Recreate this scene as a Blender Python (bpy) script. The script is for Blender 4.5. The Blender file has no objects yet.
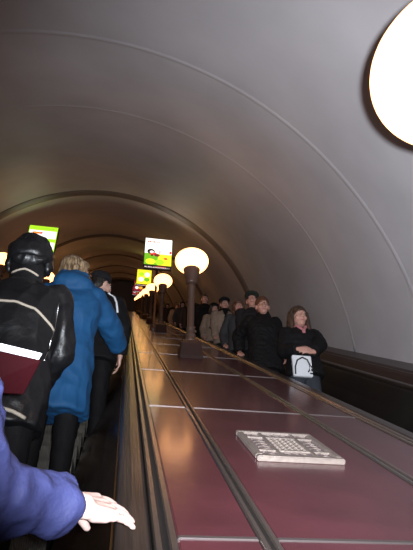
import bpy, bmesh, math, random
from math import sin, cos, pi, radians, sqrt
from mathutils import Vector, Matrix, noise
from mathutils.bvhtree import BVHTree
random.seed(7)
S = bpy.context.scene
COL = S.collection
SL = radians(30)
C30, S30, T30 = cos(SL), sin(SL), math.tan(SL)
ZOFF = -1.37                     # height of the step nosings at Y = 0
V = Vector

def W(x, s, n):                  # slope coordinates (across, along, above) to world
    return V((x, s*C30 - n*S30, s*S30 + n*C30))

# ------------------------------------------------------------------ materials
def mat(name, col, rough=.5, metal=0., bump=0., bscale=30., var=0., vscale=8., emit=None, estr=1.,
        coat=0., stretch=None, spec=.5, sheen=0.):
    m = bpy.data.materials.new(name); m.use_nodes = True
    nt = m.node_tree; b = nt.nodes['Principled BSDF']
    b.inputs['Base Color'].default_value = (*col, 1)
    b.inputs['Roughness'].default_value = rough
    b.inputs['Metallic'].default_value = metal
    b.inputs['Specular IOR Level'].default_value = spec
    b.inputs['Coat Weight'].default_value = coat
    b.inputs['Coat Roughness'].default_value = .12
    if sheen: b.inputs['Sheen Weight'].default_value = sheen
    if emit:
        b.inputs['Emission Color'].default_value = (*emit, 1)
        b.inputs['Emission Strength'].default_value = estr
    if bump or var:
        tc = nt.nodes.new('ShaderNodeTexCoord'); mp = nt.nodes.new('ShaderNodeMapping')
        nt.links.new(tc.outputs['Object'], mp.inputs['Vector'])
        if stretch: mp.inputs['Scale'].default_value = stretch
        if bump:
            n = nt.nodes.new('ShaderNodeTexNoise'); n.inputs['Scale'].default_value = bscale
            n.inputs['Detail'].default_value = 5
            nt.links.new(mp.outputs[0], n.inputs['Vector'])
            bm_ = nt.nodes.new('ShaderNodeBump'); bm_.inputs['Strength'].default_value = bump
            bm_.inputs['Distance'].default_value = .02
            nt.links.new(n.outputs['Fac'], bm_.inputs['Height']); nt.links.new(bm_.outputs[0], b.inputs['Normal'])
        if var:
            n2 = nt.nodes.new('ShaderNodeTexNoise'); n2.inputs['Scale'].default_value = vscale
            n2.inputs['Detail'].default_value = 6
            nt.links.new(mp.outputs[0], n2.inputs['Vector'])
            r = nt.nodes.new('ShaderNodeValToRGB')
            r.color_ramp.elements[0].position = .3; r.color_ramp.elements[1].position = .7
            r.color_ramp.elements[0].color = (*[c*(1-var) for c in col], 1)
            r.color_ramp.elements[1].color = (*[min(1, c*(1+var)) for c in col], 1)
            nt.links.new(n2.outputs['Fac'], r.inputs[0]); nt.links.new(r.outputs[0], b.inputs['Base Color'])
    return m

M = {}
M['vault'] = mat('painted_plaster', (.62, .585, .60), .50, bump=.35, bscale=1.1, var=.10, vscale=.9, spec=.45)
M['rib'] = mat('rib_paint', (.20, .155, .13), .45)
M['darkwood'] = mat('dark_lacquered_wood', (.030, .014, .011), .34, bump=.05, bscale=20, var=.25, vscale=6, stretch=(6, .6, 6))
M['skirt'] = mat('brown_enamel_skirt', (.060, .036, .026), .20, bump=.04, bscale=9, var=.2, vscale=5, coat=.3)
M['blackskirt'] = mat('black_enamel', (.012, .010, .010), .35, bump=.03, bscale=8)
M['rubber'] = mat('worn_rubber', (.034, .024, .020), .28, bump=.12, bscale=14, var=.35, vscale=10, stretch=(9, .35, 9))
M['panel'] = mat('oxblood_plastic_laminate', (.083, .019, .026), .27, bump=.16, bscale=5, var=.22, vscale=4.5, coat=.35)
M['steel'] = mat('worn_steel', (.33, .28, .25), .24, metal=.9, bump=.08, bscale=40, stretch=(4, .5, 4))
M['gap'] = mat('black_groove', (.012, .010, .010), .5)
M['bronze'] = mat('dull_bronze', (.23, .185, .16), .5, metal=.3, bump=.2, bscale=60, var=.15, vscale=30)
M['bronzedark'] = mat('grille_infill', (.20, .15, .155), .5, metal=.2, bump=.2, bscale=80)
M['edge_glint'] = mat('orange_edge_glint', (.65, .40, .16), .2, metal=1.)  # orange metal imitating lamp reflections along the handrail edge
M['floor'] = mat('concrete', (.05, .045, .04), .8, bump=.3, bscale=12, var=.2)
M['cast'] = mat('brown_painted_iron', (.11, .062, .046), .38, bump=.1, bscale=25, metal=.2)
M['castred'] = mat('maroon_painted_base', (.035, .015, .012), .4, bump=.1, bscale=20)
M['globe'] = mat('opal_glass_lit', (.9, .85, .75), .3, emit=(1., .43, .135), estr=5.2)
M['frame'] = mat('sign_frame_grey', (.10, .10, .10), .4, metal=.5)
def steps_mat():
    m = mat('ribbed_aluminium_tread', (.30, .27, .23), .4, metal=.7)
    nt = m.node_tree; b = nt.nodes['Principled BSDF']
    tc = nt.nodes.new('ShaderNodeTexCoord'); w = nt.nodes.new('ShaderNodeTexWave')
    w.inputs['Scale'].default_value = 28; w.bands_direction = 'X'
    bp = nt.nodes.new('ShaderNodeBump'); bp.inputs['Strength'].default_value = 1; bp.inputs['Distance'].default_value = .01
    nt.links.new(tc.outputs['Object'], w.inputs['Vector']); nt.links.new(w.outputs['Fac'], bp.inputs['Height'])
    nt.links.new(bp.outputs[0], b.inputs['Normal'])
    return m
M['tread'] = steps_mat()
M['yellow'] = mat('step_edge_strip', (.45, .38, .20), .5)
M['skin'] = mat('skin', (.62, .37, .29), .45, bump=.05, bscale=120, var=.06, vscale=30, spec=.4)
M['skin_flash'] = mat('flash_bright_skin', (.80, .56, .49), .5, bump=.05, bscale=120, spec=.4)  # skin copy made lighter, flash brightness put into the colour
M['jsteel'] = mat('dull_joint_metal', (.20, .165, .16), .45, metal=.8)
M['skin2'] = mat('skin_ruddy', (.50, .26, .20), .5, bump=.05, bscale=120, spec=.35)
M['eye'] = mat('dark_eye', (.02, .014, .012), .15)
M['white_eye'] = mat('eye_white', (.6, .56, .52), .2)
M['lip'] = mat('lips', (.38, .13, .12), .4)
M['leather'] = mat('black_leather', (.0075, .0075, .0085), .40, bump=.4, bscale=14, spec=.5)
M['peri'] = mat('periwinkle_nylon', (.047, .054, .160), .6, bump=.6, bscale=16, var=.08, spec=.25)
M['blue'] = mat('teal_blue_parka', (.003, .066, .18), .75, bump=.3, bscale=14, var=.12, vscale=5)
M['black'] = mat('black_cloth', (.0075, .007, .0075), .75, bump=.3, bscale=20, spec=.15)
M['charcoal'] = mat('charcoal_cloth', (.016, .015, .017), .8, bump=.3, bscale=20, spec=.15)
M['beige'] = mat('beige_wool', (.27, .20, .15), .85, bump=.3, bscale=30, spec=.15)
M['brownc'] = mat('brown_cloth', (.05, .033, .026), .8, bump=.3, bscale=25, spec=.15)
M['greyc'] = mat('grey_cloth', (.045, .045, .048), .85, bump=.3, bscale=30, spec=.15)
M['green'] = mat('olive_cloth', (.028, .034, .028), .8, bump=.3, bscale=30, spec=.15)
M['jeans'] = mat('grey_denim', (.035, .038, .046), .8, bump=.2, bscale=40, spec=.15)
M['shoe'] = mat('shoe_leather', (.012, .010, .010), .35, bump=.1, spec=.15)
M['piping'] = mat('cream_piping', (.42, .36, .29), .7, bump=.3, bscale=80)
M['reflect'] = mat('white_reflective_tape', (.85, .87, .9), .3, emit=None)
M['zip'] = mat('zip_metal', (.5, .5, .5), .25, metal=1.)
M['pink'] = mat('pink_scarf', (.45, .16, .17), .8, bump=.3, bscale=30)
M['paper'] = mat('white_paper', (.66, .66, .68), .6)
M['maroon'] = mat('maroon_folder_cover', (.022, .0015, .003), .7, bump=.1, bscale=60, spec=.05)
M['strap'] = mat('black_strap', (.01, .01, .01), .5)
M['phone'] = mat('silver_plastic', (.7, .7, .72), .3)
M['metalrim'] = mat('spectacle_rim', (.25, .14, .08), .25, metal=.9)
def hairmat(name, a, b_):
    m = bpy.data.materials.new(name); m.use_nodes = True; nt = m.node_tree; b = nt.nodes['Principled BSDF']
    b.inputs['Roughness'].default_value = .45
    tc = nt.nodes.new('ShaderNodeTexCoord'); mp = nt.nodes.new('ShaderNodeMapping'); mp.inputs['Scale'].default_value = (70, 70, 7)
    n = nt.nodes.new('ShaderNodeTexNoise'); n.inputs['Scale'].default_value = 1.2; n.inputs['Detail'].default_value = 4
    r = nt.nodes.new('ShaderNodeValToRGB'); r.color_ramp.elements[0].position = .38; r.color_ramp.elements[1].position = .62
    r.color_ramp.elements[0].color = (*a, 1); r.color_ramp.elements[1].color = (*b_, 1)
    bp = nt.nodes.new('ShaderNodeBump'); bp.inputs['Strength'].default_value = .8; bp.inputs['Distance'].default_value = .01
    nt.links.new(tc.outputs['Object'], mp.inputs[0]); nt.links.new(mp.outputs[0], n.inputs['Vector'])
    nt.links.new(n.outputs['Fac'], r.inputs[0]); nt.links.new(r.outputs[0], b.inputs['Base Color'])
    nt.links.new(n.outputs['Fac'], bp.inputs['Height']); nt.links.new(bp.outputs[0], b.inputs['Normal'])
    return m
M['h_blond'] = hairmat('ash_blond_hair', (.09, .055, .028), (.42, .29, .17))
M['h_brown'] = hairmat('brown_hair', (.022, .012, .008), (.075, .036, .022))
M['h_red'] = hairmat('reddish_brown_hair', (.05, .02, .012), (.13, .055, .03))
M['h_dark'] = hairmat('dark_hair', (.010, .008, .007), (.03, .022, .018))
def emis(name, col, s=1.):
    return mat(name, (.05, .05, .05), .4, emit=col, estr=s)

# ------------------------------------------------------------------ object helpers
def link(o, parent=None):
    COL.objects.link(o)
    if parent is not None: o.parent = parent
    return o

def obj(name, bm, material, parent=None, smooth=False):
    bmesh.ops.recalc_face_normals(bm, faces=bm.faces)
    me = bpy.data.meshes.new(name); bm.to_mesh(me); bm.free()
    for m in (material if isinstance(material, (list, tuple)) else [material]): me.materials.append(m)
    if smooth: me.polygons.foreach_set('use_smooth', [True]*len(me.polygons))
    return link(bpy.data.objects.new(name, me), parent)

def tag(o, label=None, cat=None, group=None, kind=None):
    if label: o['label'] = label
    if cat: o['category'] = cat
    if group: o['group'] = group
    if kind: o['kind'] = kind
    return o

def empty(name, loc=(0, 0, 0), rot=(0, 0, 0)):
    o = bpy.data.objects.new(name, None); o.location = loc; o.rotation_euler = rot
    o.empty_display_size = .1
    return link(o)

def copy_tree(o, parent=None):
    c = o.copy(); COL.objects.link(c); c.parent = parent
    for ch in list(o.children): copy_tree(ch, c)
    return c

def box(bm, x0, x1, y0, y1, z0, z1):
    vs = [bm.verts.new(p) for p in ((x0,y0,z0),(x1,y0,z0),(x1,y1,z0),(x0,y1,z0),(x0,y0,z1),(x1,y0,z1),(x1,y1,z1),(x0,y1,z1))]
    for f in ((0,3,2,1),(4,5,6,7),(0,1,5,4),(1,2,6,5),(2,3,7,6),(3,0,4,7)): bm.faces.new([vs[i] for i in f])

def bbox(bm, x0, x1, y0, y1, z0, z1, b=.004):
    t = bmesh.new(); box(t, x0, x1, y0, y1, z0, z1)
    bmesh.ops.recalc_face_normals(t, faces=t.faces)
    bmesh.ops.bevel(t, geom=t.edges[:], offset=b, segments=2, affect='EDGES')
    me = bpy.data.meshes.new('t'); t.to_mesh(me); t.free(); bm.from_mesh(me); bpy.data.meshes.remove(me)

def extrude_profile(bm, pts, s0, s1, nseg=1, closed=True):
    rings = []
    for i in range(nseg+1):
        s = s0 + (s1-s0)*i/nseg
        rings.append([bm.verts.new((x, s, z)) for x, z in pts])
    n = len(pts)
    for a, b in zip(rings, rings[1:]):
        for i in range(n if closed else n-1):
            j = (i+1) % n
            bm.faces.new((a[i], a[j], b[j], b[i]))
    if closed:
        bm.faces.new(rings[0]); bm.faces.new(rings[-1][::-1])

def lathe(bm, prof, seg=32, c=(0, 0, 0)):
    rings = []
    for r, z in prof:
        if r < 1e-5: rings.append([bm.verts.new((c[0], c[1], c[2]+z))])
        else: rings.append([bm.verts.new((c[0]+r*cos(2*pi*i/seg), c[1]+r*sin(2*pi*i/seg), c[2]+z)) for i in range(seg)])
    for a, b in zip(rings, rings[1:]):
        for i in range(seg):
            j = (i+1) % seg
            if len(a) == 1 and len(b) == 1: continue
            if len(a) == 1: bm.faces.new((a[0], b[i], b[j]))
            elif len(b) == 1: bm.faces.new((a[i], a[j], b[0]))
            else: bm.faces.new((a[i], a[j], b[j], b[i]))
    if len(rings[0]) > 1: bm.faces.new(rings[0])
    if len(rings[-1]) > 1: bm.faces.new(rings[-1][::-1])

def tube(bm, pts, r, seg=8):
    pts = [V(p) for p in pts]; rings = []
    up = V((0, 0, 1))
    for i, p in enumerate(pts):
        d = (pts[min(i+1, len(pts)-1)] - pts[max(i-1, 0)]).normalized()
        a = d.cross(up)
        if a.length < .05: a = d.cross(V((1, 0, 0)))
        a.normalize(); b = d.cross(a)
        rr = r[i] if isinstance(r, (list, tuple)) else r
        rings.append([bm.verts.new(p + a*rr*cos(2*pi*k/seg) + b*rr*sin(2*pi*k/seg)) for k in range(seg)])
    for a, b in zip(rings, rings[1:]):
        for k in range(seg): bm.faces.new((a[k], a[(k+1) % seg], b[(k+1) % seg], b[k]))
    bm.faces.new(rings[0]); bm.faces.new(rings[-1][::-1])

# -- organic surfaces: tapered capsules and ellipsoids fused into one skin
def p_caps(bm, p0, r0, p1, r1, seg=14, rings=5):
    p0, p1 = V(p0), V(p1); d = p1-p0; L = d.length
    if L < 1e-6: d = V((0, 0, 1))
    q = V((0, 0, 1)).rotation_difference(d.normalized())
    prof = [(r0*sin(a), -r0*cos(a)) for a in [pi/2*i/rings for i in range(rings+1)]]
    prof += [(r1*cos(a), L+r1*sin(a)) for a in [pi/2*i/rings for i in range(rings+1)]]
    prof[0] = (0, prof[0][1]); prof[-1] = (0, prof[-1][1])
    n0 = len(bm.verts); lathe(bm, prof, seg); bm.verts.ensure_lookup_table()
    for v in bm.verts[n0:]: v.co = q @ v.co + p0

def p_ell(bm, c, r, rot=None, seg=20, rings=12):
    n0 = len(bm.verts)
    prof = [(sin(pi*i/rings), -cos(pi*i/rings)) for i in range(rings+1)]; prof[0] = (0, -1); prof[-1] = (0, 1)
    lathe(bm, prof, seg); bm.verts.ensure_lookup_table()
    for v in bm.verts[n0:]:
        co = V((v.co.x*r[0], v.co.y*r[1], v.co.z*r[2]))
        v.co = (rot @ co if rot else co) + V(c)

def p_loft(bm, secs, seg=28):    # (z, cx, cy, rx, ry)
    rings = []
    for z, cx, cy, rx, ry in secs:
        rg = []
        for i in range(seg):
            a = 2*pi*i/seg; ca, sa = cos(a), sin(a)
            rg.append(bm.verts.new((cx+rx*math.copysign(abs(ca)**.85, ca), cy+ry*math.copysign(abs(sa)**.85, sa), z)))
        rings.append(rg)
    for a, b in zip(rings, rings[1:]):
        for i in range(seg): bm.faces.new((a[i], a[(i+1) % seg], b[(i+1) % seg], b[i]))
    bm.faces.new(rings[0][::-1]); bm.faces.new(rings[-1])

def skin_mesh(name, prims, voxel, k=1., smooth=2, nz=None, face=None):
    bm = bmesh.new()
    for p in prims:
        if p[0] == 'c': p_caps(bm, *p[1:])
        elif p[0] == 'e': p_ell(bm, *p[1:])
        elif p[0] == 'l': p_loft(bm, p[1])
        elif p[0] == 'k': tube(bm, [p[1], p[3]], [p[2], p[4]], 18)
    me = bpy.data.meshes.new(name)
    bmesh.ops.recalc_face_normals(bm, faces=bm.faces)
    bm.to_mesh(me); bm.free()
    o = bpy.data.objects.new(name, me); COL.objects.link(o)
    md = o.modifiers.new('r', 'REMESH'); md.mode = 'VOXEL'; md.voxel_size = voxel
    dg = bpy.context.evaluated_depsgraph_get()
    out = bpy.data.meshes.new_from_object(o.evaluated_get(dg))
    bpy.data.objects.remove(o); bpy.data.meshes.remove(me)
    bm = bmesh.new(); bm.from_mesh(out)
    for _ in range(smooth): bmesh.ops.smooth_vert(bm, verts=bm.verts, factor=.5, use_axis_x=True, use_axis_y=True, use_axis_z=True)
    if nz:
        amp, f, aniso = nz
        bm.normal_update()
        for v in bm.verts:
            q = V((v.co.x*f*aniso[0], v.co.y*f*aniso[1], v.co.z*f*aniso[2]))
            d = noise.noise(q)*.5 + noise.noise(q*2.3+V((3, 1, 7)))*.25 + (.25-abs(noise.noise(q*1.5+V((9, 2, 4))))*1.6)*.6
            v.co += v.normal*(amp*d)
    for v in bm.verts: v.co *= k
    bm.to_mesh(out); bm.free()
    out.name = name
    out.polygons.foreach_set('use_smooth', [True]*len(out.polygons))
    return out

def put(name, me, mats, parent):
    for m in (mats if isinstance(mats, (list, tuple)) else [mats]): me.materials.append(m)
    return link(bpy.data.objects.new(name, me), parent)

# ------------------------------------------------------------------ the tunnel
RX, RN, RR = -.68, -1.5, 4.22
S0, S1 = -7., 62.
SLOPE = (SL, 0, 0)
ICE = V((0, 0, 0))
def struct(name, bm, m, smooth=False):
    o = obj(name, bm, m, None, smooth); o.rotation_euler = SLOPE; o['kind'] = 'structure'; return o

A0, A1 = -math.asin((-RN-.46-.0)/RR)*-1, 0
def arc(R, a0, a1, n): return [(RX+R*cos(a0+(a1-a0)*i/n), RN+R*sin(a0+(a1-a0)*i/n)) for i in range(n+1)]
a_lo = math.asin((-.42-RN)/RR)
def wob(x, s, n): return .016*noise.noise(V((x*.5, s*.45, n*.5)))
bm = bmesh.new()
prof = arc(RR, a_lo, pi-a_lo, 72)
nS = 138
rings = []
for i in range(nS+1):
    s = S0+(S1-S0)*i/nS
    row = []
    for j, (x, n) in enumerate(prof):
        w = wob(x, s, n)
        dx, dn = (x-RX)/RR, (n-RN)/RR
        row.append(bm.verts.new((x+dx*w, s, n+dn*w)))
    rings.append(row)
for a, b in zip(rings, rings[1:]):
    for j in range(len(prof)-1): bm.faces.new((a[j], a[j+1], b[j+1], b[j]))
vault = struct('ceiling', bm, M['vault'], True)

def ring(name, s, wid, dep, m):
    bm = bmesh.new()
    po, seg = [], 8
    for i in range(seg+1):
        t = i/seg; po.append((s-wid/2+wid*t, dep*sin(pi*t)))
    cols = []
    for j, a in enumerate([a_lo+(pi-2*a_lo)*q/80 for q in range(81)]):
        q0 = wob(RX+RR*cos(a), s, RN+RR*sin(a))
        cols.append([bm.verts.new((RX+(RR+q0+.004-d)*cos(a), ss, RN+(RR+q0+.004-d)*sin(a))) for ss, d in po+[(s+wid/2, -.03), (s-wid/2, -.03)]])
    for a, b in zip(cols, cols[1:]):
        for i in range(len(a)): bm.faces.new((a[i], a[(i+1) % len(a)], b[(i+1) % len(a)], b[i]))
    bm.faces.new(cols[0]); bm.faces.new(cols[-1][::-1])
    return struct(name, bm, m, True)
k = 1
for s, w_, d_ in ((-3.2, .1, .016), (5.35, .13, .0095), (7.35, .12, .0085)):
    ring('trim_%d' % k, s, w_, d_, M['vault']); k += 1
for s in (13., 21., 29., 37., 45., 53.):
    ring('trim_%d' % k, s, .60, .07, M['rib']); k += 1

bm = bmesh.new(); extrude_profile(bm, [(-5.4, -2.1), (4.0, -2.1), (4.0, -2.3), (-5.4, -2.3)], S0, S1); struct('floor', bm, M['floor'])
bm = bmesh.new(); extrude_profile(bm, [(3.42, -.40), (3.46, -.40), (3.6, -2.1), (3.42, -2.1)], S0, S1); struct('wall_right', bm, M['blackskirt'])
bm = bmesh.new(); extrude_profile(bm, [(-4.78, -.40), (-4.82, -.40), (-4.96, -2.1), (-4.78, -2.1)], S0, S1); struct('wall_left', bm, M['blackskirt'])
bm = bmesh.new(); box(bm, -5.4, 4.0, S1-.05, S1+.2, -2.3, 3); struct('wall_far', bm, M['rib'])
bm = bmesh.new(); box(bm, -5.4, 4.0, S0-.2, S0+.05, -2.3, 3); struct('wall_near', bm, M['rib'])
# lower wainscot boards between the outer handrails and the vault
def board(name, side):
    # a sloping dark board rising to the vault with a narrow moulding
    pts = [(2.90, -.60), (2.96, -.575), (3.02, -.50), (3.05, -.47), (3.09, -.47), (3.12, -.445), (3.43, -.395), (3.43, -.62), (2.90, -.66)]
    if side < 0: pts = [(2*RX-x+.02, z) for x, z in pts]
    bm = bmesh.new(); extrude_profile(bm, pts, S0+.1, S1-.1); return struct(name, bm, M['darkwood'])
board('baseboard_right', 1)

# ------------------------------------------------------------------ balustrades between the escalators
JOINT0, JSTEP = 1.30, 1.70
def strips(root, x0, x1, name='steel_strip'):
    w = x1-x0
    for a, b in ((x0, x0+w*.34), (x0+w*.62, x1)):
        bm = bmesh.new(); h = .006; r = (b-a)/2
        pts = [(a, -.575), (a, -.552), (a+r*.35, -.5465), (b-r*.35, -.5465), (b, -.552), (b, -.575)]
        extrude_profile(bm, pts, S0+.2, S1-.2); obj(name, bm, M['steel'], root)
    bm = bmesh.new(); box(bm, x0+w*.34, x0+w*.62, S0+.2, S1-.2, -.60, -.566); obj('groove', bm, M['gap'], root)

def skirt_pts(x, sg, t=.02):      # x = handrail outer edge, sg = direction away from the deck
    p = [(x-sg*.012, -.592), (x+sg*.002, -.61), (x+sg*.02, -.66), (x+sg*.07, -.80), (x+sg*.17, -1.02), (x+sg*.27, -1.20), (x+sg*.30, -1.32), (x+sg*.30, -1.75)]
    q = [(a-sg*.03, b-.005) for a, b in p[::-1]]
    return p+q

def handrail_bm(x0, x1):
    bm = bmesh.new(); pts = []
    r = .016
    for cx, cz, a0 in ((x1-r, -.545-r, 0), (x0+r, -.545-r, pi/2)):
        for i in range(6):
            a = a0+pi/2*i/5; pts.append((cx+r*cos(a), cz+r*sin(a)))
    pts = pts[:6]+[((x0+x1)/2, -.5435)]+pts[6:]
    pts += [(x0+.002, -.580), (x0+.014, -.590), (x1-.014, -.590), (x1-.002, -.580)]
    extrude_profile(bm, pts, S0+.2, S1-.2, 1); return bm

def balustrade(xL, label, detail=True, skL=M['skirt'], skR=M['blackskirt']):
    root = empty('balustrade', (0, 0, 0), SLOPE); tag(root, label, 'escalator balustrade')
    X = lambda v: xL + v - .018
    # core under the panels
    bm = bmesh.new(); extrude_profile(bm, [(X(.10), -.60), (X(1.475), -.60), (X(1.475), -1.9), (X(.10), -1.9)], S0+.2, S1-.2); obj('core', bm, M['gap'], root)
    for a, b, sg, ms in ((.018, .108, -1, skL), (1.475, 1.568, 1, skR)):
        obj('handrail', handrail_bm(X(a), X(b)), M['rubber'], root, False)
        bm = bmesh.new(); box(bm, X(a)+.016, X(b)-.016, S0+.2, S1-.2, -.62, -.588); obj('handrail_guide', bm, M['steel'], root)
        xe = X(a) if sg < 0 else X(b)
        bm = bmesh.new(); x_0, x_1 = sorted((xe-sg*.012, xe+sg*.006)); bbox(bm, x_0, x_1, S0+.2, S1-.2, -.598, -.588, .002); obj('glint_strip', bm, M['edge_glint'], root)  # added thin strip standing in for the orange highlight on the handrail edge
        bm = bmesh.new()
        extrude_profile(bm, skirt_pts(xe, sg), S0+.2, S1-.2); obj('skirt_panel', bm, ms, root, False)
    for a, b in ((.114, .172), (.378, .425), (1.065, 1.112), (1.408, 1.468)): strips(root, X(a), X(b))
    rows = ((.174, .376), (.427, 1.063), (1.114, 1.406))
    js = [JOINT0+JSTEP*i for i in range(-4, 36)]
    far = bmesh.new(); farj = bmesh.new(); nf = 0
    for i, (j0, j1) in enumerate(zip(js, js[1:])):
        if j0 < S0+.3: j0 = S0+.3
        j1 = min(j1, S1-.3)
        for a, b in rows:
            if i < 16 and detail:
                bm = bmesh.new(); bbox(bm, X(a), X(b), j0+.008, j1-.008, -.60, -.5535, .003); obj('deck_panel', bm, M['panel'], root)
                bm = bmesh.new(); bbox(bm, X(a), X(b), j1-.0085, j1+.0085, -.60, -.5505, .002); obj('joint_strip', bm, M['jsteel'], root)
            else:
                box(far, X(a), X(b), j0+.008, j1-.008, -.60, -.5535); box(farj, X(a), X(b), j1-.009, j1+.009, -.60, -.551)
    tag(obj('deck_panel', far, M['panel'], root), kind='stuff'); tag(obj('joint_strip', farj, M['jsteel'], root), kind='stuff')
    return root
bal = balustrade(.018, 'oxblood panelled balustrade deck with bronze grille and steel strips right of centre')
balL = balustrade(-3.32, 'balustrade deck far left, mostly hidden behind the riders climbing up', False, M['blackskirt'], M['skirt'])

# bronze speaker grille let into the middle deck
g = empty('speaker_grille_root'); bpy.data.objects.remove(g)
gx0, gx1, gs0, gs1 = .548, .905, 1.985, 2.405
bm = bmesh.new(); z0, z1 = -.555, -.532
for a in ((gx0, gx1, gs0, gs0+.03), (gx0, gx1, gs1-.03, gs1), (gx0, gx0+.03, gs0+.03, gs1-.03), (gx1-.03, gx1, gs0+.03, gs1-.03)):
    bbox(bm, *a[:2], *a[2:], z0, z1, .004)
gr = obj('speaker_grille', bm, M['bronze'], bal); gr['label'] = 'bronze framed speaker grille with a cast lattice'
bm = bmesh.new(); box(bm, gx0+.028, gx1-.028, gs0+.028, gs1-.028, z0, -.541); obj('backing_plate', bm, M['bronzedark'], gr)
bm = bmesh.new()
for s in (gs0+.105, gs1-.105):
    box(bm, gx0+.03, gx1-.03, s-.007, s+.007, -.542, -.534)
for x in (gx0+.105, gx1-.105):
    box(bm, x-.007, x+.007, gs0+.03, gs1-.03, -.542, -.534)
obj('cross_bar', bm, M['bronze'], gr)
bm = bmesh.new()
cx, cs = (gx0+gx1)/2, (gs0+gs1)/2
for i in range(5):
    for j in range(6):
        px, ps = gx0+.125+i*.0268, gs0+.125+j*.034
        n0 = len(bm.verts)
        seg = 14
        for rr, ww in ((.0115, .003),):
            pts = [(px+rr*cos(2*pi*q/seg), ps+rr*1.2*sin(2*pi*q/seg), -.539) for q in range(seg+1)]
            tube(bm, pts, ww, 5)
for side in (0, 1):
    for j in range(9):
        s = gs0+.05+j*.04
        x = gx0+.067 if side == 0 else gx1-.067
        tube(bm, [(x-.024, s-.012, -.539), (x, s+.008, -.539), (x+.024, s-.012, -.539)], .003, 5)
    for j in range(3):
        x = gx0+.145+j*.034
        s = gs0+.067 if side == 0 else gs1-.067
        tube(bm, [(x-.012, s-.024, -.539), (x+.008, s, -.539), (x-.012, s+.024, -.539)], .003, 5)
obj('lattice', bm, M['bronze'], gr)

# outer handrails with their skirts
def outer(side, label):
    root = empty('outer_balustrade', (0, 0, 0), SLOPE); tag(root, label, 'escalator balustrade')
    f = (lambda x: x) if side > 0 else (lambda x: 2*RX-x+.02)
    a, b = sorted((f(2.78), f(2.875)))
    obj('handrail', handrail_bm(a, b), M['rubber'], root)
    bm = bmesh.new(); box(bm, a+.016, b-.016, S0+.2, S1-.2, -.64, -.588); obj('handrail_guide', bm, M['steel'], root)
    bm = bmesh.new(); xe = f(2.78)
    extrude_profile(bm, skirt_pts(xe, -side), S0+.2, S1-.2); obj('skirt_panel', bm, M['blackskirt'], root)
    x0, x1 = sorted((f(2.80), f(3.41)))
    bm = bmesh.new(); box(bm, x0, x1, S0+.2, S1-.2, -1.9, -.665); obj('core', bm, M['gap'], root)
outer(1, 'black outer balustrade and handrail along the right wall')
bm = bmesh.new(); extrude_profile(bm, [(-3.36, -.60), (-3.36, -.64), (-4.76, -.64), (-4.76, -.40), (-4.72, -.40)], S0+.1, S1-.1); struct('baseboard_left', bm, M['darkwood'])

# escalator steps
def escalator(xa, xb, label, k0=-8, near=76):
    root = empty('escalator', (0, 0, 0)); tag(root, label, 'escalator')
    def step_bm(bm, y, z):
        box(bm, xa, xb, y, y+.346, z-.03, z)
        # curved riser
        pts = [(y+.004+.03*sin(pi*.5*i/5), z-.03-.19*i/5) for i in range(6)]
        v0 = [bm.verts.new((xa, a, b)) for a, b in pts]; v1 = [bm.verts.new((xb, a, b)) for a, b in pts]
        w0 = [bm.verts.new((xa, a+.02, b)) for a, b in pts]; w1 = [bm.verts.new((xb, a+.02, b)) for a, b in pts]
        for i in range(5):
            bm.faces.new((v0[i], v1[i], v1[i+1], v0[i+1])); bm.faces.new((w0[i], w0[i+1], w1[i+1], w1[i]))
    proto = None
    for i in range(near):
        kk = k0+i
        if proto is None:
            bm = bmesh.new(); step_bm(bm, 0, 0); proto = o = obj('step', bm, M['tread'], root)
            bm = bmesh.new()
            for a, b in ((xa+.002, xa+.03), (xb-.03, xb-.002)): box(bm, a, b, .005, .34, -.001, .003)
            e = obj('edge_strip', bm, M['yellow'], o)
        else:
            o = proto.copy(); COL.objects.link(o); c = e.copy(); COL.objects.link(c); c.parent = o
        o.parent = root; o.location = (0, .346*kk, T30*.346*kk+ZOFF)
    bm = bmesh.new()
    for kk in range(k0+near, 150): step_bm(bm, .346*kk, T30*.346*kk+ZOFF)
    tag(obj('step', bm, M['tread'], root), kind='stuff')
escalator(-1.47, -.30, 'escalator on the left carrying riders up, seen from behind')
escalator(1.875, 2.47, 'escalator on the right carrying riders down towards the viewer')

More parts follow.
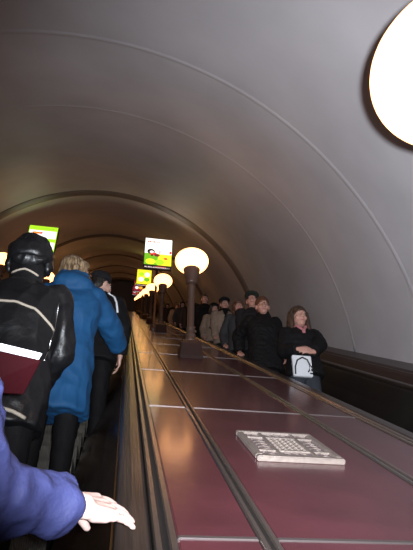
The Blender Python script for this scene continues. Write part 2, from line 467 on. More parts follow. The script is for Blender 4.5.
# ------------------------------------------------------------------ lamps
def lamp(label):
    root = empty('globe_lamp'); tag(root, label, 'lamp', 'globe lamps standing on the balustrade decks')
    bm = bmesh.new()
    def ring4(h, dx, dy, slope): return [bm.verts.new((sx*dx, sy*dy, (sy*dy*T30*slope)+h)) for sx, sy in ((-1, -1), (1, -1), (1, 1), (-1, 1))]
    rs = [ring4(-.002, .135, .14, 1), ring4(.04, .135, .14, 1), ring4(.15, .12, .11, .25), ring4(.19, .09, .085, 0)]
    for a, b in zip(rs, rs[1:]):
        for i in range(4): bm.faces.new((a[i], a[(i+1) % 4], b[(i+1) % 4], b[i]))
    bm.faces.new(rs[0][::-1]); bm.faces.new(rs[-1])
    bmesh.ops.recalc_face_normals(bm, faces=bm.faces)
    bmesh.ops.bevel(bm, geom=[e for e in bm.edges], offset=.006, segments=2, affect='EDGES')
    obj('base', bm, M['castred'], root)
    bm = bmesh.new()
    lathe(bm, [(.085, .19), (.085, .215), (.07, .23), (.062, .26), (.068, .275), (.068, .29), (.052, .305), (.050, .36), (.056, .37), (.056, .385), (.045, .40), (.043, .95), (.05, .96), (.05, .985), (.046, 1.0), (.046, 1.06)], 24)
    obj('post', bm, M['cast'], root, True)
    bm = bmesh.new()
    lathe(bm, [(.048, 1.03), (.066, 1.045), (.07, 1.06), (.066, 1.08), (.078, 1.11), (.098, 1.19), (.106, 1.235), (.112, 1.25), (.112, 1.265), (.10, 1.27), (.09, 1.262), (.075, 1.2), (.05, 1.1)], 28)
    obj('collar', bm, M['cast'], root, True)
    bm = bmesh.new()
    gp = [(.223*sin(a), 1.395+(.155 if a < pi/2 else .165)*cos(a)) for a in [pi*.86*i/26 for i in range(27)]]; gp[0] = (0, 1.55)
    lathe(bm, gp+[(.085, 1.225), (0, 1.22)], 64)
    obj('globe', bm, M['globe'], root, True)
    return root
DL = -.5535
lab = ['tall globe lamp with its whole post in view on the middle deck',
       'second lit globe lamp along the middle deck, under the tilted poster sign',
       'third lit globe lamp along the middle deck, much smaller with distance']
first = lamp('huge overexposed globe lamp cut off by the upper right corner of the photo')
first.location = W(.762, .45, DL)
nl = 0
for i in range(9):
    o = copy_tree(first); o.location = W(.784, 6.18+5.77*i, DL)
    o['label'] = lab[i] if i < 3 else 'far globe lamp merging into the glowing row at the top of the middle deck'
for i in range(1):
    o = copy_tree(first); o.location = W(.784, -4.9, DL); o['label'] = 'globe lamp on the middle deck behind the photographer'
for i in range(8):
    o = copy_tree(first); o.location = W(-2.55, 10.2+5.77*i, DL)
    o['label'] = ('lit globe lamp at the left edge beside the leather cap', 'lit globe lamp peeking between leather cap and blond hair')[i] if i < 2 else 'globe lamp of the left deck hidden behind the climbing riders'

# ------------------------------------------------------------------ advertising lightboxes on posts
E_ = {'white': emis('ad_white', (1, .93, .86), 1.6), 'pinkw': emis('ad_pink_white', (1, .80, .78), 1.4), 'red': emis('ad_red', (.95, .05, .03), 1.1),
      'green': emis('ad_green', (.22, .62, .02), 1.0), 'lime': emis('ad_lime', (.48, .95, .02), 1.2), 'yellow': emis('ad_yellow', (1, .86, .03), 1.3),
      'dark': emis('ad_dark', (.03, .015, .01), .6), 'maroon': emis('ad_maroon', (.3, .02, .04), .8), 'orange': emis('ad_orange', (1, .4, .03), 1.2)}
def quad(bm, x0, x1, z0, z1, y, mi, sh=0.):
    vs = [bm.verts.new(p) for p in ((x0, y, z0), (x1, y, z0), (x1+sh, y, z1), (x0+sh, y, z1))]
    bm.faces.new(vs).material_index = mi
def disc(bm, x, z, rx, rz, y, mi, n=14, a0=0, a1=2*pi):
    vs = [bm.verts.new((x+rx*cos(a0+(a1-a0)*i/n), y, z+rz*sin(a0+(a1-a0)*i/n))) for i in range(n if a1-a0 > 6 else n+1)]
    bm.faces.new(vs).material_index = mi
def strokes(bm, x0, x1, z, h, y, mi, n, seed):
    r = random.Random(seed); w = (x1-x0)/n
    for i in range(n):
        a = x0+i*w
        quad(bm, a+w*.05, a+w*.25, z, z+h, y, mi)
        if r.random() < .8: quad(bm, a+w*.25, a+w*.8, z+h*r.choice((0, .4, .78)), z+h*r.choice((0, .4, .78))*0+z*0+h*1.0 if False else z+h*(.22+r.choice((0, .4, .78))*0), y, mi)
        if r.random() < .6: quad(bm, a+w*.62, a+w*.8, z, z+h, y, mi)
def sign(kind, label, group=None):
    root = empty('advertising_sign'); tag(root, label, 'sign', group)
    bm = bmesh.new(); lathe(bm, [(.09, -.06), (.09, .10), (.05, .13), (.032, .16), (.03, 1.86), (0.0, 1.86)], 16); obj('post', bm, M['cast'], root, True)
    zc = 2.29
    hw, hh, d = .355, .425, .06
    bm = bmesh.new(); bbox(bm, -hw-.015, hw+.015, -d, d, zc-hh-.015, zc+hh+.015, .008); obj('light_box', bm, M['frame'], root)
    y = -d-.003
    ms = ['white', 'pinkw', 'red', 'green', 'lime', 'yellow', 'dark', 'maroon', 'orange']; ix = {n: i for i, n in enumerate(ms)}
    bm = bmesh.new(); e = .0012
    L, R_, B, T = -hw, hw, zc-hh, zc+hh
    if kind == 'car':
        quad(bm, L, R_, B+.36, T, y, ix['white'])
        quad(bm, L, 0, B, B+.36, y, ix['green']); quad(bm, 0, R_, B, B+.36, y, ix['yellow'])
        disc(bm, -.19, B+.10, .13, .09, y-e, ix['yellow']); disc(bm, .05, B+.1, .12, .09, y-e, ix['lime'])
        disc(bm, -.19, B+.42, .10, .085, y-e, ix['dark']); disc(bm, -.17, B+.405, .055, .045, y-2*e, ix['pinkw'])
        quad(bm, -.22, -.06, B+.30, B+.39, y-2*e, ix['red'], .02); disc(bm, -.03, B+.31, .075, .045, y-3*e, ix['maroon'])
        disc(bm, -.16, B+.30, .03, .03, y-3*e, ix['dark'])
        quad(bm, .03, .05, B+.36, B+.49, y-e, ix['red']); disc(bm, .31, B+.43, .04, .05, y-e, ix['red'])
        quad(bm, .05, .30, B+.35, B+.46, y-2*e, ix['pinkw'])
        disc(bm, .20, B+.22, .055, .03, y-2*e, ix['red'])
        strokes(bm, -.30, .06, T-.14, .06, y-e, ix['red'], 7, 3); strokes(bm, -.30, .30, T-.215, .018, y-e, ix['orange'], 16, 5)
        strokes(bm, .17, .32, T-.07, .03, y-e, ix['orange'], 4, 8)
    elif kind == 'lime':
        quad(bm, L, R_, B, T, y, ix['lime'])
        quad(bm, L+.02, R_-.02, T-.38, T-.14, y-e, ix['white']); quad(bm, L+.02, R_-.02, T-.72, T-.49, y-e, ix['white'])
        strokes(bm, -.27, .27, T-.09, .035, y-e, ix['green'], 12, 4); strokes(bm, -.27, .27, T-.455, .035, y-e, ix['green'], 13, 14)
        quad(bm, -.26, -.02, T-.25, T-.19, y-2*e, ix['red'], .02); quad(bm, -.16, -.02, T-.34, T-.30, y-2*e, ix['dark'])
        strokes(bm, -.28, -.05, T-.245, .05, y-3*e, ix['orange'], 5, 7); strokes(bm, -.2, .0, T-.335, .03, y-3*e, ix['red'], 5, 9)
    else:
        quad(bm, L, R_, B, T, y, ix['yellow' if kind == 'yellow' else 'maroon'])
        disc(bm, -.13, zc+.16, .14, .12, y-e, ix['lime']); disc(bm, .15, zc+.14, .13, .14, y-e, ix['white'])
        disc(bm, -.14, zc-.15, .13, .13, y-e, ix['white' if kind == 'yellow' else 'pinkw']); disc(bm, .14, zc-.15, .14, .12, y-e, ix['green' if kind == 'yellow' else 'orange'])
        strokes(bm, -.3, .3, zc-.36, .04, y-e, ix['red'], 10, 2)
    o = obj('poster', bm, [E_[n] for n in ms], root)
    bm = bmesh.new(); bbox(bm, -.35, .37, -.05, .03, zc-hh-.105, zc-hh-.03, .004); nb = obj('name_board', bm, M['frame'], root)
    bm = bmesh.new(); strokes(bm, -.33, .34, zc-hh-.085, .035, -.0525, 0, 15, 21); quad(bm, -.05, .22, zc-hh-.05, zc-hh-.035, -.0528, 1)
    obj('lettering', bm, [E_['pinkw'], E_['red']], nb)
    return root
GS = 'distant advertising signs up the middle deck'
o = sign('car', 'white green and yellow poster sign on a post above the middle deck'); o.location = W(.655, 12.62, DL)
o = sign('yellow', 'yellow poster sign with green patches, second along the middle deck'); o.location = W(.66, 25.0, DL)
far = sign('maroon', 'distant pink advertising sign beyond the yellow one', GS); far.location = W(.66, 37.4, DL)
o = copy_tree(far); o.location = W(.66, 49.8, DL); o['label'] = 'furthest advertising sign at the top of the middle deck'
o = sign('lime', 'lime green and white sign showing above the leather cap'); o.location = W(-2.32, 12.5, DL)

# ------------------------------------------------------------------ people
def ik(s, w, l1, l2, hint):
    s, w = V(s), V(w); d = w-s; L = min(d.length, (l1+l2)*.995); dn = d.normalized(); w = s+dn*L
    a = (l1*l1-l2*l2+L*L)/(2*L); h = sqrt(max(l1*l1-a*a, 0))
    hv = V(hint)-dn*V(hint).dot(dn); hv.normalize()
    return s+dn*a+hv*h, w

def hand_prims(w, d, nrm, side, curl=.35, spread=1., sc=1., tuck=0.):
    """w wrist, d finger direction, nrm back of the hand, side = +1 when the thumb lies on d x nrm"""
    d = V(d).normalized(); nrm = (V(nrm)-d*V(nrm).dot(d)).normalized(); t = d.cross(nrm).normalized()*side
    w = V(w); P = []
    def at(a, b, c): return w + (d*a + t*b + nrm*c)*sc
    kn = [(.088, .034), (.093, .012), (.089, -.010), (.080, -.030)]
    P.append(('c', at(-.02, 0, 0), .026*sc, at(.012, 0, 0), .025*sc))
    for i, (a, b) in enumerate(kn):
        P.append(('c', at(.008, b*.55, 0), .0165*sc, at(a, b, .001), .0125*sc))
        P.append(('c', at(.03, b*.7, -.004), .016*sc, at(a-.02, b*.9, -.003), .0135*sc))
    lens = [(.042, .025, .021), (.046, .029, .022), (.043, .027, .021), (.034, .021, .019)]
    angs = [.10*spread, .03*spread, -.04*spread, -.14*spread]
    for i, ((a, b), ls, an) in enumerate(zip(kn, lens, angs)):
        p = at(a, b, 0); ang = 0.
        for j, l in enumerate(ls):
            ang += curl*(.55, .9, .6)[j]*(1+.12*i)
            dv = (d*cos(an)+t*sin(an))*cos(ang) - nrm*sin(ang)
            q = p+dv*l*sc
            r0 = (.0098, .0088, .0080)[j]*(.92 if i == 3 else 1); r1 = (.0090, .0082, .0070)[j]*(.92 if i == 3 else 1)
            P.append(('c', p, r0*sc, q, r1*sc)); p = q
    # thumb from the side of the palm near its base
    p0 = at(.012, .020, -.004); p1 = at(.045, .048-tuck*.5, -.012-tuck*.5); p2 = at(.073, .060-tuck, -.020-tuck*.8); p3 = at(.096, .064-tuck*1.3, -.028-tuck)
    P += [('c', p0, .0165*sc, p1, .0130*sc), ('c', p1, .0115*sc, p2, .0100*sc), ('c', p2, .0100*sc, p3, .0080*sc)]
    return P

UP = .295; FO = .262
def person(label, root, H, face=0., coat='black', trou='black', hair='short', hairm='h_dark', hat=None, hatm='black',
           skin='skin', R=None, L=None, puff=1., hem=.78, voxel=.010, headyaw=0., headpitch=0., headshift=(0, 0), female=False,
           collar=.0, lean=0., nz=(.012, 9, (1, 1, 1)), coatname='jacket', hs=1., glasses=False, group=None, wide=1., hood=False, handvox=None):
    k = H/1.75
    e = empty('person', root, (0, 0, face)); tag(e, label, 'person', group)
    Rf = Matrix.Rotation(-face, 3, 'Z')
    loc = lambda p: (Rf @ (V(p)-V(root)))/k
    ldir = lambda p: Rf @ V(p)
    sh = .18*(.93 if female else 1)*wide
    HC = V((headshift[0], headshift[1], 0))
    Rh = Matrix.Rotation(-headyaw, 3, 'Z') @ Matrix.Rotation(headpitch, 3, 'X')
    piv = V((0, 0, 1.54))
    def h(p): return Rh @ ((V(p)-piv)*hs) + piv + HC
    def scl(P):
        out = []
        for p in P:
            if p[0] == 'e': out.append(('e', p[1], tuple(a*hs for a in p[2]), p[3]))
            elif p[0] == 'c': out.append(('c', p[1], p[2]*hs, p[3], p[4]*hs))
            else: out.append(('l', [(piv.z+(z-piv.z)*hs, cx, cy, rx*hs, ry*hs) for z, cx, cy, rx, ry in p[1]]))
        return out
    # --- arms
    arms = {}
    for sd, spec in ((1, R), (-1, L)):
        Sx = V((sd*sh, -.005, 1.42))
        if spec is None: spec = {}
        wt = loc(spec['w']) if 'w' in spec else V((sd*(sh+.07), .06, .90))
        hint = spec.get('hint', (sd*.45, -.8, -.5))
        E, Wp = ik(Sx, wt, UP, FO, hint)
        if 'e' in spec: E, Wp = loc(spec['e']), wt
        fd = ldir(spec['d']) if 'd' in spec else (Wp-E).normalized()
        nr = ldir(spec['n']) if 'n' in spec else V((sd, 0, .15))
        arms[sd] = (Sx, E, Wp, fd, nr, spec.get('curl', .45), spec.get('ss', 1.), (spec.get('spread', 1.), spec.get('tuck', 0.), spec.get('sc', 1.), spec.get('cut', .012)))
    # --- body (one mesh)
    f = .92 if female else 1.
    P = [('l', [(.86, 0, 0, .13*f, .10), (.93, 0, 0, .160, .112), (1.0, 0, 0, .150*f, .105), (1.10, 0, .005, .130*f, .092), (1.25, 0, .005, .155*f, .108),
                (1.36, 0, 0, .168*f, .105), (1.43, 0, -.005, .150*f, .078), (1.475, 0, -.01, .085, .062), (1.50, 0, -.008, .058, .056), (1.56, HC.x*.5, .0+HC.y*.5, .054, .056)])]
    P.append(('c', (0, -.01, 1.48), .055, h((0, -.012, 1.57)), .052))
    for sd in (1, -1):
        P += [('c', (sd*.088, 0, .90), .088, (sd*.095, .012, .50), .058), ('c', (sd*.095, .012, .50), .056, (sd*.10, -.01, .10), .040),
              ('c', (sd*.10, -.03, .055), .034, (sd*.105, .14, .04), .028)]
        Sx, E, Wp, fd, nr, cu, ss, spr = arms[sd]
        P += [('c', Sx, .052, E, .042), ('c', E, .041, Wp, .027)]
        tsign = -sd if True else sd
        P += hand_prims(Wp, fd, nr, tsign*ss, cu, spr[0], spr[2], spr[1])
    hd = [('e', h((0, -.012, 1.655)), (.073, .092, .094), Rh), ('e', h((0, .022, 1.612)), (.060, .068, .080), Rh),
          ('e', h((0, .045, 1.565)), (.044, .045, .042), Rh), ('e', h((0, .076, 1.548)), (.021, .018, .018), Rh),
          ('c', h((0, .086, 1.645)), .0095, h((0, .106, 1.610)), .0135), ('e', h((.012, .097, 1.606)), (.010, .010, .008), Rh), ('e', h((-.012, .097, 1.606)), (.010, .010, .008), Rh),
          ('c', h((-.034, .077, 1.665)), .010, h((.034, .077, 1.665)), .010), ('e', h((0, .086, 1.580)), (.023, .010, .007), Rh), ('e', h((0, .085, 1.571)), (.020, .010, .007), Rh)]
    for sd in (1, -1):
        hd += [('e', h((sd*.074, -.005, 1.622)), (.010, .020, .031), Rh), ('e', h((sd*.040, .060, 1.605)), (.020, .022, .020), Rh)]
    P += scl(hd)
    me = skin_mesh('body', P, voxel if not handvox else handvox, k, 1)
    body = put('body', me, [M[skin], M['lip']], e)
    lipc = h((0, .098, 1.576))*k
    for pl in me.polygons:
        d = pl.center-lipc
        if d.length < .026*k and abs(d.z) < .010*k: pl.material_index = 1
    for sd in (1, -1):
        bm = bmesh.new(); c = h((sd*.030, .0765, 1.638))
        p_ell(bm, c*k, (.0125*k, .008*k, .0065*k), Rh, 12, 8); ey = obj('eye', bm, M['white_eye'], e, True)
        bm = bmesh.new(); p_ell(bm, (h((sd*.030, .0825, 1.638)))*k, (.0058*k, .0035*k, .0058*k), Rh, 10, 6); obj('iris', bm, M['eye'], ey, True)
        bm = bmesh.new(); tube(bm, [h(p)*k for p in ((sd*.014, .090, 1.660), (sd*.03, .091, 1.667), (sd*.048, .080, 1.660))], .0035*k, 6); obj('eyebrow', bm, M['h_dark' if hairm != 'h_blond' else 'h_brown'], e, True)
    # --- trousers and shoes
    P = [('l', [(.80, 0, 0, .12, .10), (.90, 0, 0, .172, .125), (1.0, 0, 0, .160, .118), (1.06, 0, 0, .150, .11)])]
    for sd in (1, -1):
        P += [('c', (sd*.088, 0, .88), .102, (sd*.098, .012, .50), .080), ('c', (sd*.098, .012, .50), .078, (sd*.105, -.012, .11), .066)]
    put('trousers', skin_mesh('trousers', P, .014, k, 2, (.008, 10, (1, 1, .6))), M[trou], e)
    for sd in (1, -1):
        bm = bmesh.new(); x = sd*.105
        P = [('e', (x, .075, .040), (.047, .10, .040), None), ('e', (x, -.045, .045), (.042, .055, .045), None), ('c', (x, -.03, .06), .042, (x, -.02, .10), .045)]
        me = skin_mesh('shoe', P, .010, k, 1); bm.free()
        for v in me.vertices:
            if v.co.z < .004*k: v.co.z = .004*k
        put('shoe', me, M['shoe'], e)
    # --- coat
    q = puff; m_ = .032*q
    secs = [(hem, 0, 0, .175*f+m_*1.3, .135+m_*1.1), (hem+.02, 0, 0, .182*f+m_*1.3, .138+m_*1.1), (max(hem+.08, .95), 0, 0, .172*f+m_*1.2, .128+m_), (1.10, 0, 0, .158*f+m_*1.15, .118+m_),
            (1.25, 0, 0, .178*f*wide+m_, .128+m_), (1.36, 0, -.003, .186*f*wide+m_, .120+m_*.9), (1.43, 0, -.008, .165*f*wide+m_, .092+m_*.7), (1.475, 0, -.01, .11+m_*.6, .075+m_*.5),
            (1.505, 0, -.01, .078+m_*.3, .070+m_*.3)]
    P = [('l', secs)]
    P.append(('l', [(1.47, 0, -.012, .092, .085), (1.50+collar, HC.x*.4, -.012+HC.y*.4, .084+collar*.15, .082+collar*.15)]))
    for sd in (1, -1):
        Sx, E, Wp, fd, nr, cu, ss, spr = arms[sd]
        Sj = Sx+V((-sd*.01, 0, -.005))
        dw = (Wp-E).normalized()
        P += [('c', Sj, .070+m_*.65, E, .054+m_*.75), ('c', E, .054+m_*.75, E.lerp(Wp, .45), .049+m_*.70), ('k', E.lerp(Wp, .40), .049+m_*.70, Wp-dw*spr[3], .043+m_*.62)]
    if hood:
        P += [('e', (0, -.10, 1.50), (.15, .085, .085), None), ('c', (-.12, -.03, 1.50), .05, (-.05, .08, 1.45), .035), ('c', (.12, -.03, 1.50), .05, (.05, .08, 1.45), .035),
              ('e', (0, -.08, 1.575), (.120, .065, .040), None)]
    cme = skin_mesh(coatname, P, .0085 if voxel > .009 else .007, k, 3, nz)
    # open the sleeves' ends flat
    ct = put(coatname, cme, M[coat], e)
    # --- hair
    HP = []
    if hair in ('short', 'bob', 'long'):
        HP += [('e', h((0, -.020, 1.672)), (.083, .100, .090), Rh)]
        if hair == 'short': HP += [('e', h((0, -.055, 1.63)), (.070, .058, .075), Rh)]
    if hair == 'bob':
        HP += [('e', h((0, -.045, 1.61)), (.088, .075, .10), Rh), ('e', h((0, .042, 1.712)), (.066, .048, .032), Rh)]
        for sd in (1, -1): HP += [('c', h((sd*.068, .015, 1.68)), .030, h((sd*.080, .012, 1.55)), .024), ('c', h((sd*.06, -.04, 1.62)), .04, h((sd*.072, -.035, 1.53)), .028)]
    if hair == 'long':
        HP += [('e', h((0, -.05, 1.60)), (.092, .07, .12), Rh)]
        for sd in (1, -1): HP += [('c', h((sd*.07, .0, 1.67)), .032, h((sd*.092, .01, 1.50)), .030), ('c', h((sd*.05, -.05, 1.6)), .045, h((sd*.07, -.04, 1.46)), .035)]
    if hair:
        put('hair', skin_mesh('hair', scl(HP), .007, k, 2, (.007, 45, (1, 1, .25))), M[hairm], e)
    # --- hats
    if hat == 'cap':
        P = [('e', h((0, -.012, 1.715)), (.097, .112, .058), Rh), ('e', h((0, -.012, 1.695)), (.088, .104, .035), Rh), ('e', h((0, .105, 1.695)), (.060, .048, .010), Rh)]
        put('cap', skin_mesh('cap', scl(P), .007, k, 2, (.005, 20, (1, 1, 1))), M[hatm], e)
    if hat == 'beret':
        P = [('e', h((0, -.022, 1.712)), (.098, .115, .062), Rh), ('l', [(1.655, HC.x, HC.y-.015, .084, .104), (1.70, HC.x, HC.y-.015, .086, .106)])]
        put('knit_hat', skin_mesh('knit_hat', scl(P), .007, k, 2, (.004, 30, (1, 1, 1))), M[hatm], e)
    if hat == 'leather':
        P = [('e', h((0, -.014, 1.678)), (.103, .118, .086), Rh), ('e', h((0, -.02, 1.725)), (.088, .100, .040), Rh), ('e', h((.092, -.01, 1.61)), (.022, .05, .055), Rh), ('e', h((-.092, -.01, 1.61)), (.022, .05, .055), Rh), ('e', h((0, -.085, 1.61)), (.085, .035, .05), Rh)]
        cp = put('leather_cap', skin_mesh('leather_cap', scl(P), .006, k, 1, (.014, 13, (1, 1, 1))), M[hatm], e)
        P = [('l', [(1.600, HC.x, HC.y-.018, .099, .116), (1.615, HC.x, HC.y-.02, .108, .126), (1.665, HC.x, HC.y-.02, .114, .132), (1.678, HC.x, HC.y-.02, .106, .124)])]
        put('cap_band', skin_mesh('cap_band', scl(P), .006, k, 2, (.006, 14, (1, 1, 1))), M[hatm], cp)
        bm = bmesh.new()
        for a in range(6):
            an = a*pi/3+.3; pts = [h((.1*cos(an)*sin(t), -.014+.114*sin(an)*sin(t), 1.692+.074*cos(t)))*k for t in [pi/2*i/8 for i in range(9)]]
            tube(bm, pts, .0022*k, 5)
        obj('seam', bm, M[hatm], cp, True)
    if glasses:
        bm = bmesh.new()
        for sd in (1, -1):
            pts = [h((sd*.034+.023*cos(a), .104-.010*abs(cos(a)), 1.638+.018*sin(a)))*k for a in [2*pi*i/16 for i in range(17)]]
            tube(bm, pts, .0024*k, 6)
            tube(bm, [h((sd*.057, .094, 1.642))*k, h((sd*.076, .03, 1.64))*k, h((sd*.078, -.01, 1.635))*k], .002*k, 6)
        tube(bm, [h((-.012, .107, 1.642))*k, h((0, .112, 1.645))*k, h((.012, .107, 1.642))*k], .0024*k, 6)
        obj('spectacles', bm, M['metalrim'], e, True)
    info = dict(e=e, k=k, h=h, arms=arms, coat=ct, coatme=cme, loc=loc)
    return info

def onto(info, pts, origin_dir, r, m, name, lift=.004, seg=7, parent=None, back=1.):
    """lay a cord over the coat: points given in the person's canonical frame and pressed on to the cloth"""
    bvh = BVHTree.FromPolygons([v.co for v in info['coatme'].vertices], [p.vertices for p in info['coatme'].polygons])
    k = info['k']; out = []
    for p in pts:
        d = V(origin_dir).normalized(); o = V(p)*k - d*1.2
        hit = bvh.ray_cast(o, d)
        if hit[0] is not None: out.append(hit[0] - d*lift*.3 + hit[1]*lift*.4 if False else hit[0]-d*lift)
    if len(out) < 2: return
    bm = bmesh.new(); tube(bm, out, r, seg); return obj(name, bm, m, parent or info['coat'], True)

def lerp_pts(pts, n):
    out = []
    for a, b in zip(pts, pts[1:]):
        for i in range(n): out.append(V(a).lerp(V(b), i/n))
    out.append(V(pts[-1])); return out

def tread(kk): return .346*(kk+.5), T30*.346*kk+ZOFF+.001
def rt(x, kk): y, z = tread(kk); return (x, y, z)

RAILN = -.5435
sdir = V((0, C30, S30)); ndir = V((0, -S30, C30))
# -- climbing riders
# nearest: periwinkle sleeve, hand on the rail
near_hand = dict(w=W(-.062, 1.132, -.422), d=(W(.066, 1.285, -.488)-W(-.062, 1.132, -.422)), n=ndir*.9-sdir*.35, curl=.13, spread=.9, tuck=.03, sc=1.10, cut=.035, e=W(-.235, .975, -.350))
bx = V(W(-.235, 1.46, -.335))
near = person('person at the left edge in a periwinkle jacket, bare hand laid on the handrail', rt(-.465, 2), 1.72, 0., 'peri', 'black', 'long', 'h_brown', R=near_hand,
              L=dict(w=W(-.58, 1.42, -.26), d=(1, .25, .1), n=(0, -1, .2), curl=.35), puff=.78, female=True, voxel=.0085, nz=(.020, 11, (1, 1, 1)), handvox=.0046, collar=.03, skin='skin_flash')
# leather jacket
lea = person('rider in a black leather jacket with cream piping and a black leather cap', rt(-.575, 6.7 if False else 7), 1.80, 0., 'leather', 'black', None, 'h_dark', 'leather', 'leather', hs=1.12,
            
             R=dict(w=V(rt(-.57, 7))+V((.10, .33, 1.06)), hint=(.9, -.5, -.6)), L=dict(w=V(rt(-.57, 7))+V((-.1, .33, 1.06))), puff=1.15, hem=.70, voxel=.010, nz=(.020, 6.5, (1, 1, .7)), wide=1.06, collar=.10)
yk = lerp_pts([(-.21, 0, 1.300), (-.12, 0, 1.292), (0, 0, 1.300), (.10, 0, 1.275), (.17, 0, 1.225), (.20, 0, 1.205)], 6)
onto(lea, yk, (0, 1, 0), .007, M['piping'], 'yoke_piping')
onto(lea, lerp_pts([(-.07, 0, 1.525), (0, 0, 1.535), (.07, 0, 1.515)], 6), (0, 1, 0), .006, M['piping'], 'collar_piping')
onto(lea, lerp_pts([(-.12, 0, .755), (.0, 0, .76), (.10, 0, .745), (.155, 0, .725)], 6), (0, 1, 0), .009, M['piping'], 'hem_piping')
onto(lea, lerp_pts([(.205, 0, 1.36), (.20, 0, 1.20), (.185, 0, 1.02)], 8), (0, 1, 0), .003, M['zip'], 'sleeve_zip')
# blue parka
Yb, zb = tread(10)
blue = person('rider in a long teal blue parka with ash blond hair, hand on the rail', rt(-.445, 10), 1.83, 0., 'blue', 'black', 'bob', 'h_blond', R=dict(w=W(.035, 4.72, -.515), d=(0, C30, S30), n=ndir, curl=.35, hint=(.6, -.5, -.6)),
              puff=1.7, hem=.52, hs=1.12, hood=True, female=True, headyaw=.95, wide=1.08, nz=(.018, 7, (1, 1, .7)), glasses=True, coatname='parka', collar=.03)
# dark hat
dk = person('rider in a black knitted hat with a white reflective stripe down the shoulder', rt(-.285, 13), 1.80, 0., 'black', 'black', 'short', 'h_dark', 'beret', 'charcoal', headyaw=.9, puff=1.1, collar=.02)
st = person('rider in plain black half hidden in front of the one with the reflective stripe', rt(-.30, 15), 1.72, 0., 'black', 'black', 'short', 'h_dark', 'beret', 'black', puff=1.2, R=dict(w=W(.035, 7.0, -.515), d=(0, C30, S30), n=ndir, curl=.3))
onto(dk, lerp_pts([(.075, 0, 1.50), (.135, 0, 1.455), (.165, 0, 1.38), (.185, 0, 1.27)], 6), (0, 1, 0), .011, M['reflect'], 'reflective_stripe')
# more riders further up on the same flight
for kk, x, H, c, lb in ((20, -.62, 1.72, 'charcoal', 'rider in a charcoal coat further up on the left side of the climbing flight'),
                        (26, -.5, 1.70, 'brownc', 'rider in a brown coat high up the climbing flight')):
    person(lb, rt(x, kk), H, 0., c, 'black', 'short', 'h_dark', puff=1.2, voxel=.014)

# -- descending riders
def rail_hand(s, x=1.52, curl=.35): return dict(w=W(x, s, -.512), d=V((-.15, -C30, -S30)), n=ndir, curl=curl, hint=(.3, -.7, -.5))
man = person('man with spectacles in a puffy dark coat, hand on the rail, facing down', rt(1.84, 17), 1.70, pi, 'black', 'charcoal', 'short', 'h_red', glasses=True, hs=1.25, skin='skin2', puff=1.6, hem=.66,
             R=rail_hand(6.98, 1.56), nz=(.020, 9, (1, 1, 1.3)), collar=.05, headshift=(0, .02), headpitch=-.2, headyaw=.1, coatname='coat', wide=1.05)
Yw, zw = tread(14)
wr = V((1.89, Yw-.27, zw+.93))
wom = person('woman with brown fringe in a black coat holding a white bag, elbow out', rt(1.955, 14), 1.57, pi, 'black', 'jeans', 'long', 'h_brown', skin='skin2', female=True, headpitch=-.12, hs=1.32, puff=1.6, wide=1.1, hem=.84,
             R=dict(w=wr+V((-.07, 0, .03)), d=(.85, -.25, -.1), n=(0, -1, .2), curl=.5, hint=(.5, -.6, -.6)),
             L=dict(w=wr+V((.07, -.02, -.0)), d=(-.9, -.2, .05), n=(0, -1, .2), curl=.5, hint=(-1., -.1, .3)), coatname='coat', collar=.0)
# neck scarf
k_ = wom['k']; bm = bmesh.new()
P = [('c', (-.05, .075, 1.50), .022, (.0, .125, 1.42), .022), ('c', (.05, .075, 1.50), .022, (.0, .125, 1.42), .022), ('c', (0, .13, 1.42), .024, (.01, .145, 1.32), .020), ('c', (-.07, .0, 1.515), .02, (-.05, .075, 1.5), .022), ('c', (.07, 0, 1.515), .02, (.05, .075, 1.5), .022)]
bm.free(); put('scarf', skin_mesh('scarf', P, .006, k_, 2, (.006, 40, (1, 1, 1))), M['pink'], wom['e'])
person('person in an olive cap peering from behind the man with spectacles', rt(1.90, 19), 1.84, pi, 'charcoal', 'black', 'short', 'h_dark', 'cap', 'green', 'skin2', hs=1.12, puff=1.1, R=dict(w=V(rt(2.0, 19))+V((-.2, -.2, 1.0))), headyaw=.3, headpitch=-.08)
ph = person('woman raising a small silver phone under her chin', rt(1.85, 21), 1.70, pi, 'greyc', 'black', 'bob', 'h_red', None, 'black', 'skin2', hs=1.12, female=True, puff=1.2,
            R=rail_hand(8.35, 1.62), L=dict(w=V(rt(1.86, 21))+V((.0, -.24, 1.20)), d=(-.1, -.35, .9), n=(.3, .9, .2), curl=.7, hint=(-.6, -.2, -.8)), headyaw=.1)
dcap = person('rider in a dark cap and black scarf with beige sleeves', rt(1.83, 24), 1.76, pi, 'beige', 'black', 'short', 'h_dark', 'cap', 'charcoal', 'skin2', hs=1.12, puff=1.15, R=rail_hand(9.3, 1.62), headpitch=-.1)
P = [('c', (-.07, .02, 1.50), .045, (.07, .02, 1.50), .045), ('c', (0, .10, 1.47), .05, (.02, .13, 1.20), .035), ('e', (0, .03, 1.50), (.10, .09, .04), None)]
put('scarf', skin_mesh('scarf', P, .01, dcap['k'], 2, (.008, 30, (1, 1, 1))), M['black'], dcap['e'])
bg = person('rider in a pale beige coat with a black shoulder bag strap', rt(1.82, 27), 1.64, pi, 'beige', 'black', 'bob', 'h_dark', 'beret', 'black', 'skin2', hs=1.12, female=True, puff=1.2,
            L=dict(w=V(rt(1.83, 27))+V((.02, -.22, 1.15))), headyaw=-.2, headpitch=-.2)
onto(bg, lerp_pts([(-.15, 0, 1.42), (0, 0, 1.28), (.12, 0, 1.08)], 8), (0, -1, 0), .022, M['strap'], 'shoulder_strap')
person('tall dark-haired man standing a head above his neighbours', rt(1.80, 30), 1.93, pi, 'black', 'black', 'short', 'h_dark', None, 'black', 'skin2', puff=1.1)
person('dark rider seen just left of the lamp post', rt(1.80, 38), 1.82, pi, 'brownc', 'black', 'short', 'h_dark', None, 'black', 'skin2', voxel=.013)
rnd = random.Random(4)
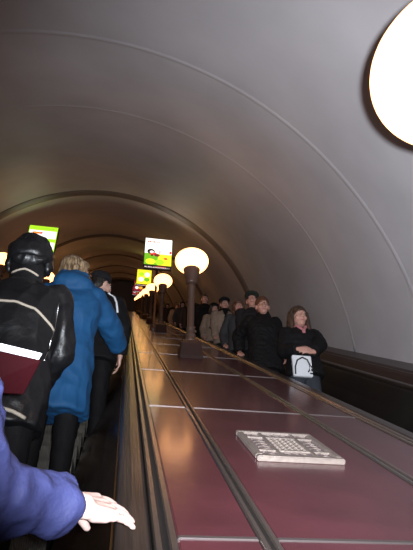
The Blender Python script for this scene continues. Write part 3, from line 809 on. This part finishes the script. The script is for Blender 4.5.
fars = [(34, 2.2, 1.66, 'brownc', 'rider in brown far behind the tall man, nearer the wall'), (41, 2.15, 1.72, 'black', 'far rider in black by the right wall'), (44, 1.85, 1.76, 'greyc', 'far rider in a grey coat'),
        (48, 1.8, 1.68, 'beige', 'far rider in a beige coat'), (53, 1.95, 1.78, 'black', 'far rider in black with a bare head'), (58, 1.75, 1.70, 'brownc', 'far rider in brown close to the rail'),
        (64, 1.9, 1.74, 'charcoal', 'furthest rider in charcoal coming down'), (70, 1.8, 1.7, 'beige', 'furthest rider in a pale coat coming down')]
for kk, x, H, c, lb in fars:
    if kk < 68: person(lb, rt(x, kk), H, pi, c, 'black', rnd.choice(('short', 'bob')), 'h_dark', rnd.choice((None, 'cap', 'beret')), 'charcoal', 'skin2', puff=1.2, voxel=.015)

# -- things held
# maroon folder with white papers
Fc = [W(*p) for p in ((-.42, 1.50, -.140), (-.230, 1.55, -.178), (-.268, 1.55, -.276), (-.40, 1.50, -.268))]
def slab(bm, c4, th):
    n = (c4[1]-c4[0]).cross(c4[3]-c4[0]).normalized()*th/2
    a = [bm.verts.new(p+n) for p in c4]; b = [bm.verts.new(p-n) for p in c4]
    bm.faces.new(a); bm.faces.new(b[::-1])
    for i in range(4): bm.faces.new((a[i], a[(i+1) % 4], b[(i+1) % 4], b[i]))
fo = empty('folder', Fc[3]); tag(fo, 'maroon folder with white sheets sticking out of its top, against the leather jacket', 'folder')
sub = lambda L_: [p-Fc[3] for p in L_]
bm = bmesh.new(); slab(bm, sub(Fc), .016); bmesh.ops.bevel(bm, geom=bm.edges[:], offset=.002, segments=1, affect='EDGES'); obj('cover', bm, M['maroon'], fo)
up = (Fc[0]-Fc[3]).normalized()*.022; up2 = (Fc[1]-Fc[2]).normalized()*.020; e1 = (Fc[1]-Fc[0])
bm = bmesh.new(); slab(bm, sub([Fc[0]+up, Fc[1]+up2-e1*.03, Fc[1]-up2-e1*.04, Fc[0]-up]), .008); obj('papers', bm, M['paper'], fo)
# white bag with black handle in the woman's hands
bc = wr+V((-.09, -.08, -.20))
ba = empty('carrier_bag', bc); tag(ba, 'white paper bag with a black loop handle held by the woman on the right', 'bag')
bm = bmesh.new(); bbox(bm, -.10, .10, -.02, .02, -.115, .11, .006); obj('bag_body', bm, M['paper'], ba)
bm = bmesh.new(); tube(bm, [(-.085, -.026, -.10), (-.082, -.03, -.02), (-.055, -.032, .05), (.0, -.034, .082), (.05, -.032, .06), (.075, -.03, -.0), (.062, -.028, -.055), (.05, -.026, -.07)], .008, 8); obj('bag_handle', bm, M['strap'], ba, True)
bm = bmesh.new()
for a, b, c, d in ((.085, .105, -.06, -.03), (.085, .108, -.02, .0), (.07, .10, -.09, -.075)): box(bm, a, b, -.023, -.0195, c, d)
obj('printed_mark', bm, M['charcoal'], ba)
pp = V(rt(1.86, 21))+V((-.03, -.30, 1.31))
pe = empty('mobile_phone', pp, (radians(15), 0, radians(10))); tag(pe, 'small silver phone held up by the woman with reddish hair', 'phone')
bm = bmesh.new(); bbox(bm, -.055, .055, -.01, .01, -.025, .03, .005); obj('phone_case', bm, M['phone'], pe)
bm = bmesh.new(); disc(bm, .02, .005, .012, .012, -.0115, 0); obj('lens', bm, M['gap'], pe)

# ------------------------------------------------------------------ light
def light(name, typ, loc, energy, col, size=.1, **kw):
    l = bpy.data.lights.new(name, typ); l.energy = energy; l.color = col
    if typ in ('POINT', 'SPOT'): l.shadow_soft_size = size
    o = bpy.data.objects.new(name, l); o.location = loc; COL.objects.link(o); return o, l
psi, pit = radians(9.9089), radians(33.6761)
fwd = V((sin(psi)*cos(pit), cos(psi)*cos(pit), sin(pit)))
rgt = V((cos(psi), -sin(psi), 0)); upv = rgt.cross(fwd)
fl, l = light('camera_flash', 'SPOT', rgt*.034+upv*.020-fwd*.01, 1150, (.86, .92, 1.), .012)
l.spot_size = radians(84); l.spot_blend = 1.
fl.rotation_euler = (fwd+rgt*.16+upv*.03).to_track_quat('-Z', 'Y').to_euler()

w = bpy.data.worlds.new('World'); S.world = w; w.use_nodes = True
w.node_tree.nodes['Background'].inputs[0].default_value = (.02, .02, .022, 1)
w.node_tree.nodes['Background'].inputs[1].default_value = 1.

# ------------------------------------------------------------------ camera
cam = bpy.data.cameras.new('Camera'); co = bpy.data.objects.new('Camera', cam); COL.objects.link(co)
co.location = (0, 0, 0)
co.matrix_world = Matrix(((rgt.x, upv.x, -fwd.x, 0), (rgt.y, upv.y, -fwd.y, 0), (rgt.z, upv.z, -fwd.z, 0), (0, 0, 0, 1)))
cam.sensor_fit = 'VERTICAL'; cam.sensor_height = 36; cam.lens = 520/550*36
cam.clip_start = .02; cam.clip_end = 200
S.camera = co
S.cycles.use_denoising = True
S.cycles.max_bounces = 8; S.cycles.sample_clamp_indirect = 6
S.view_settings.view_transform = 'Standard'; S.view_settings.look = 'None'
S.view_settings.exposure = 0; S.view_settings.gamma = 1; S.view_settings.use_curve_mapping = False
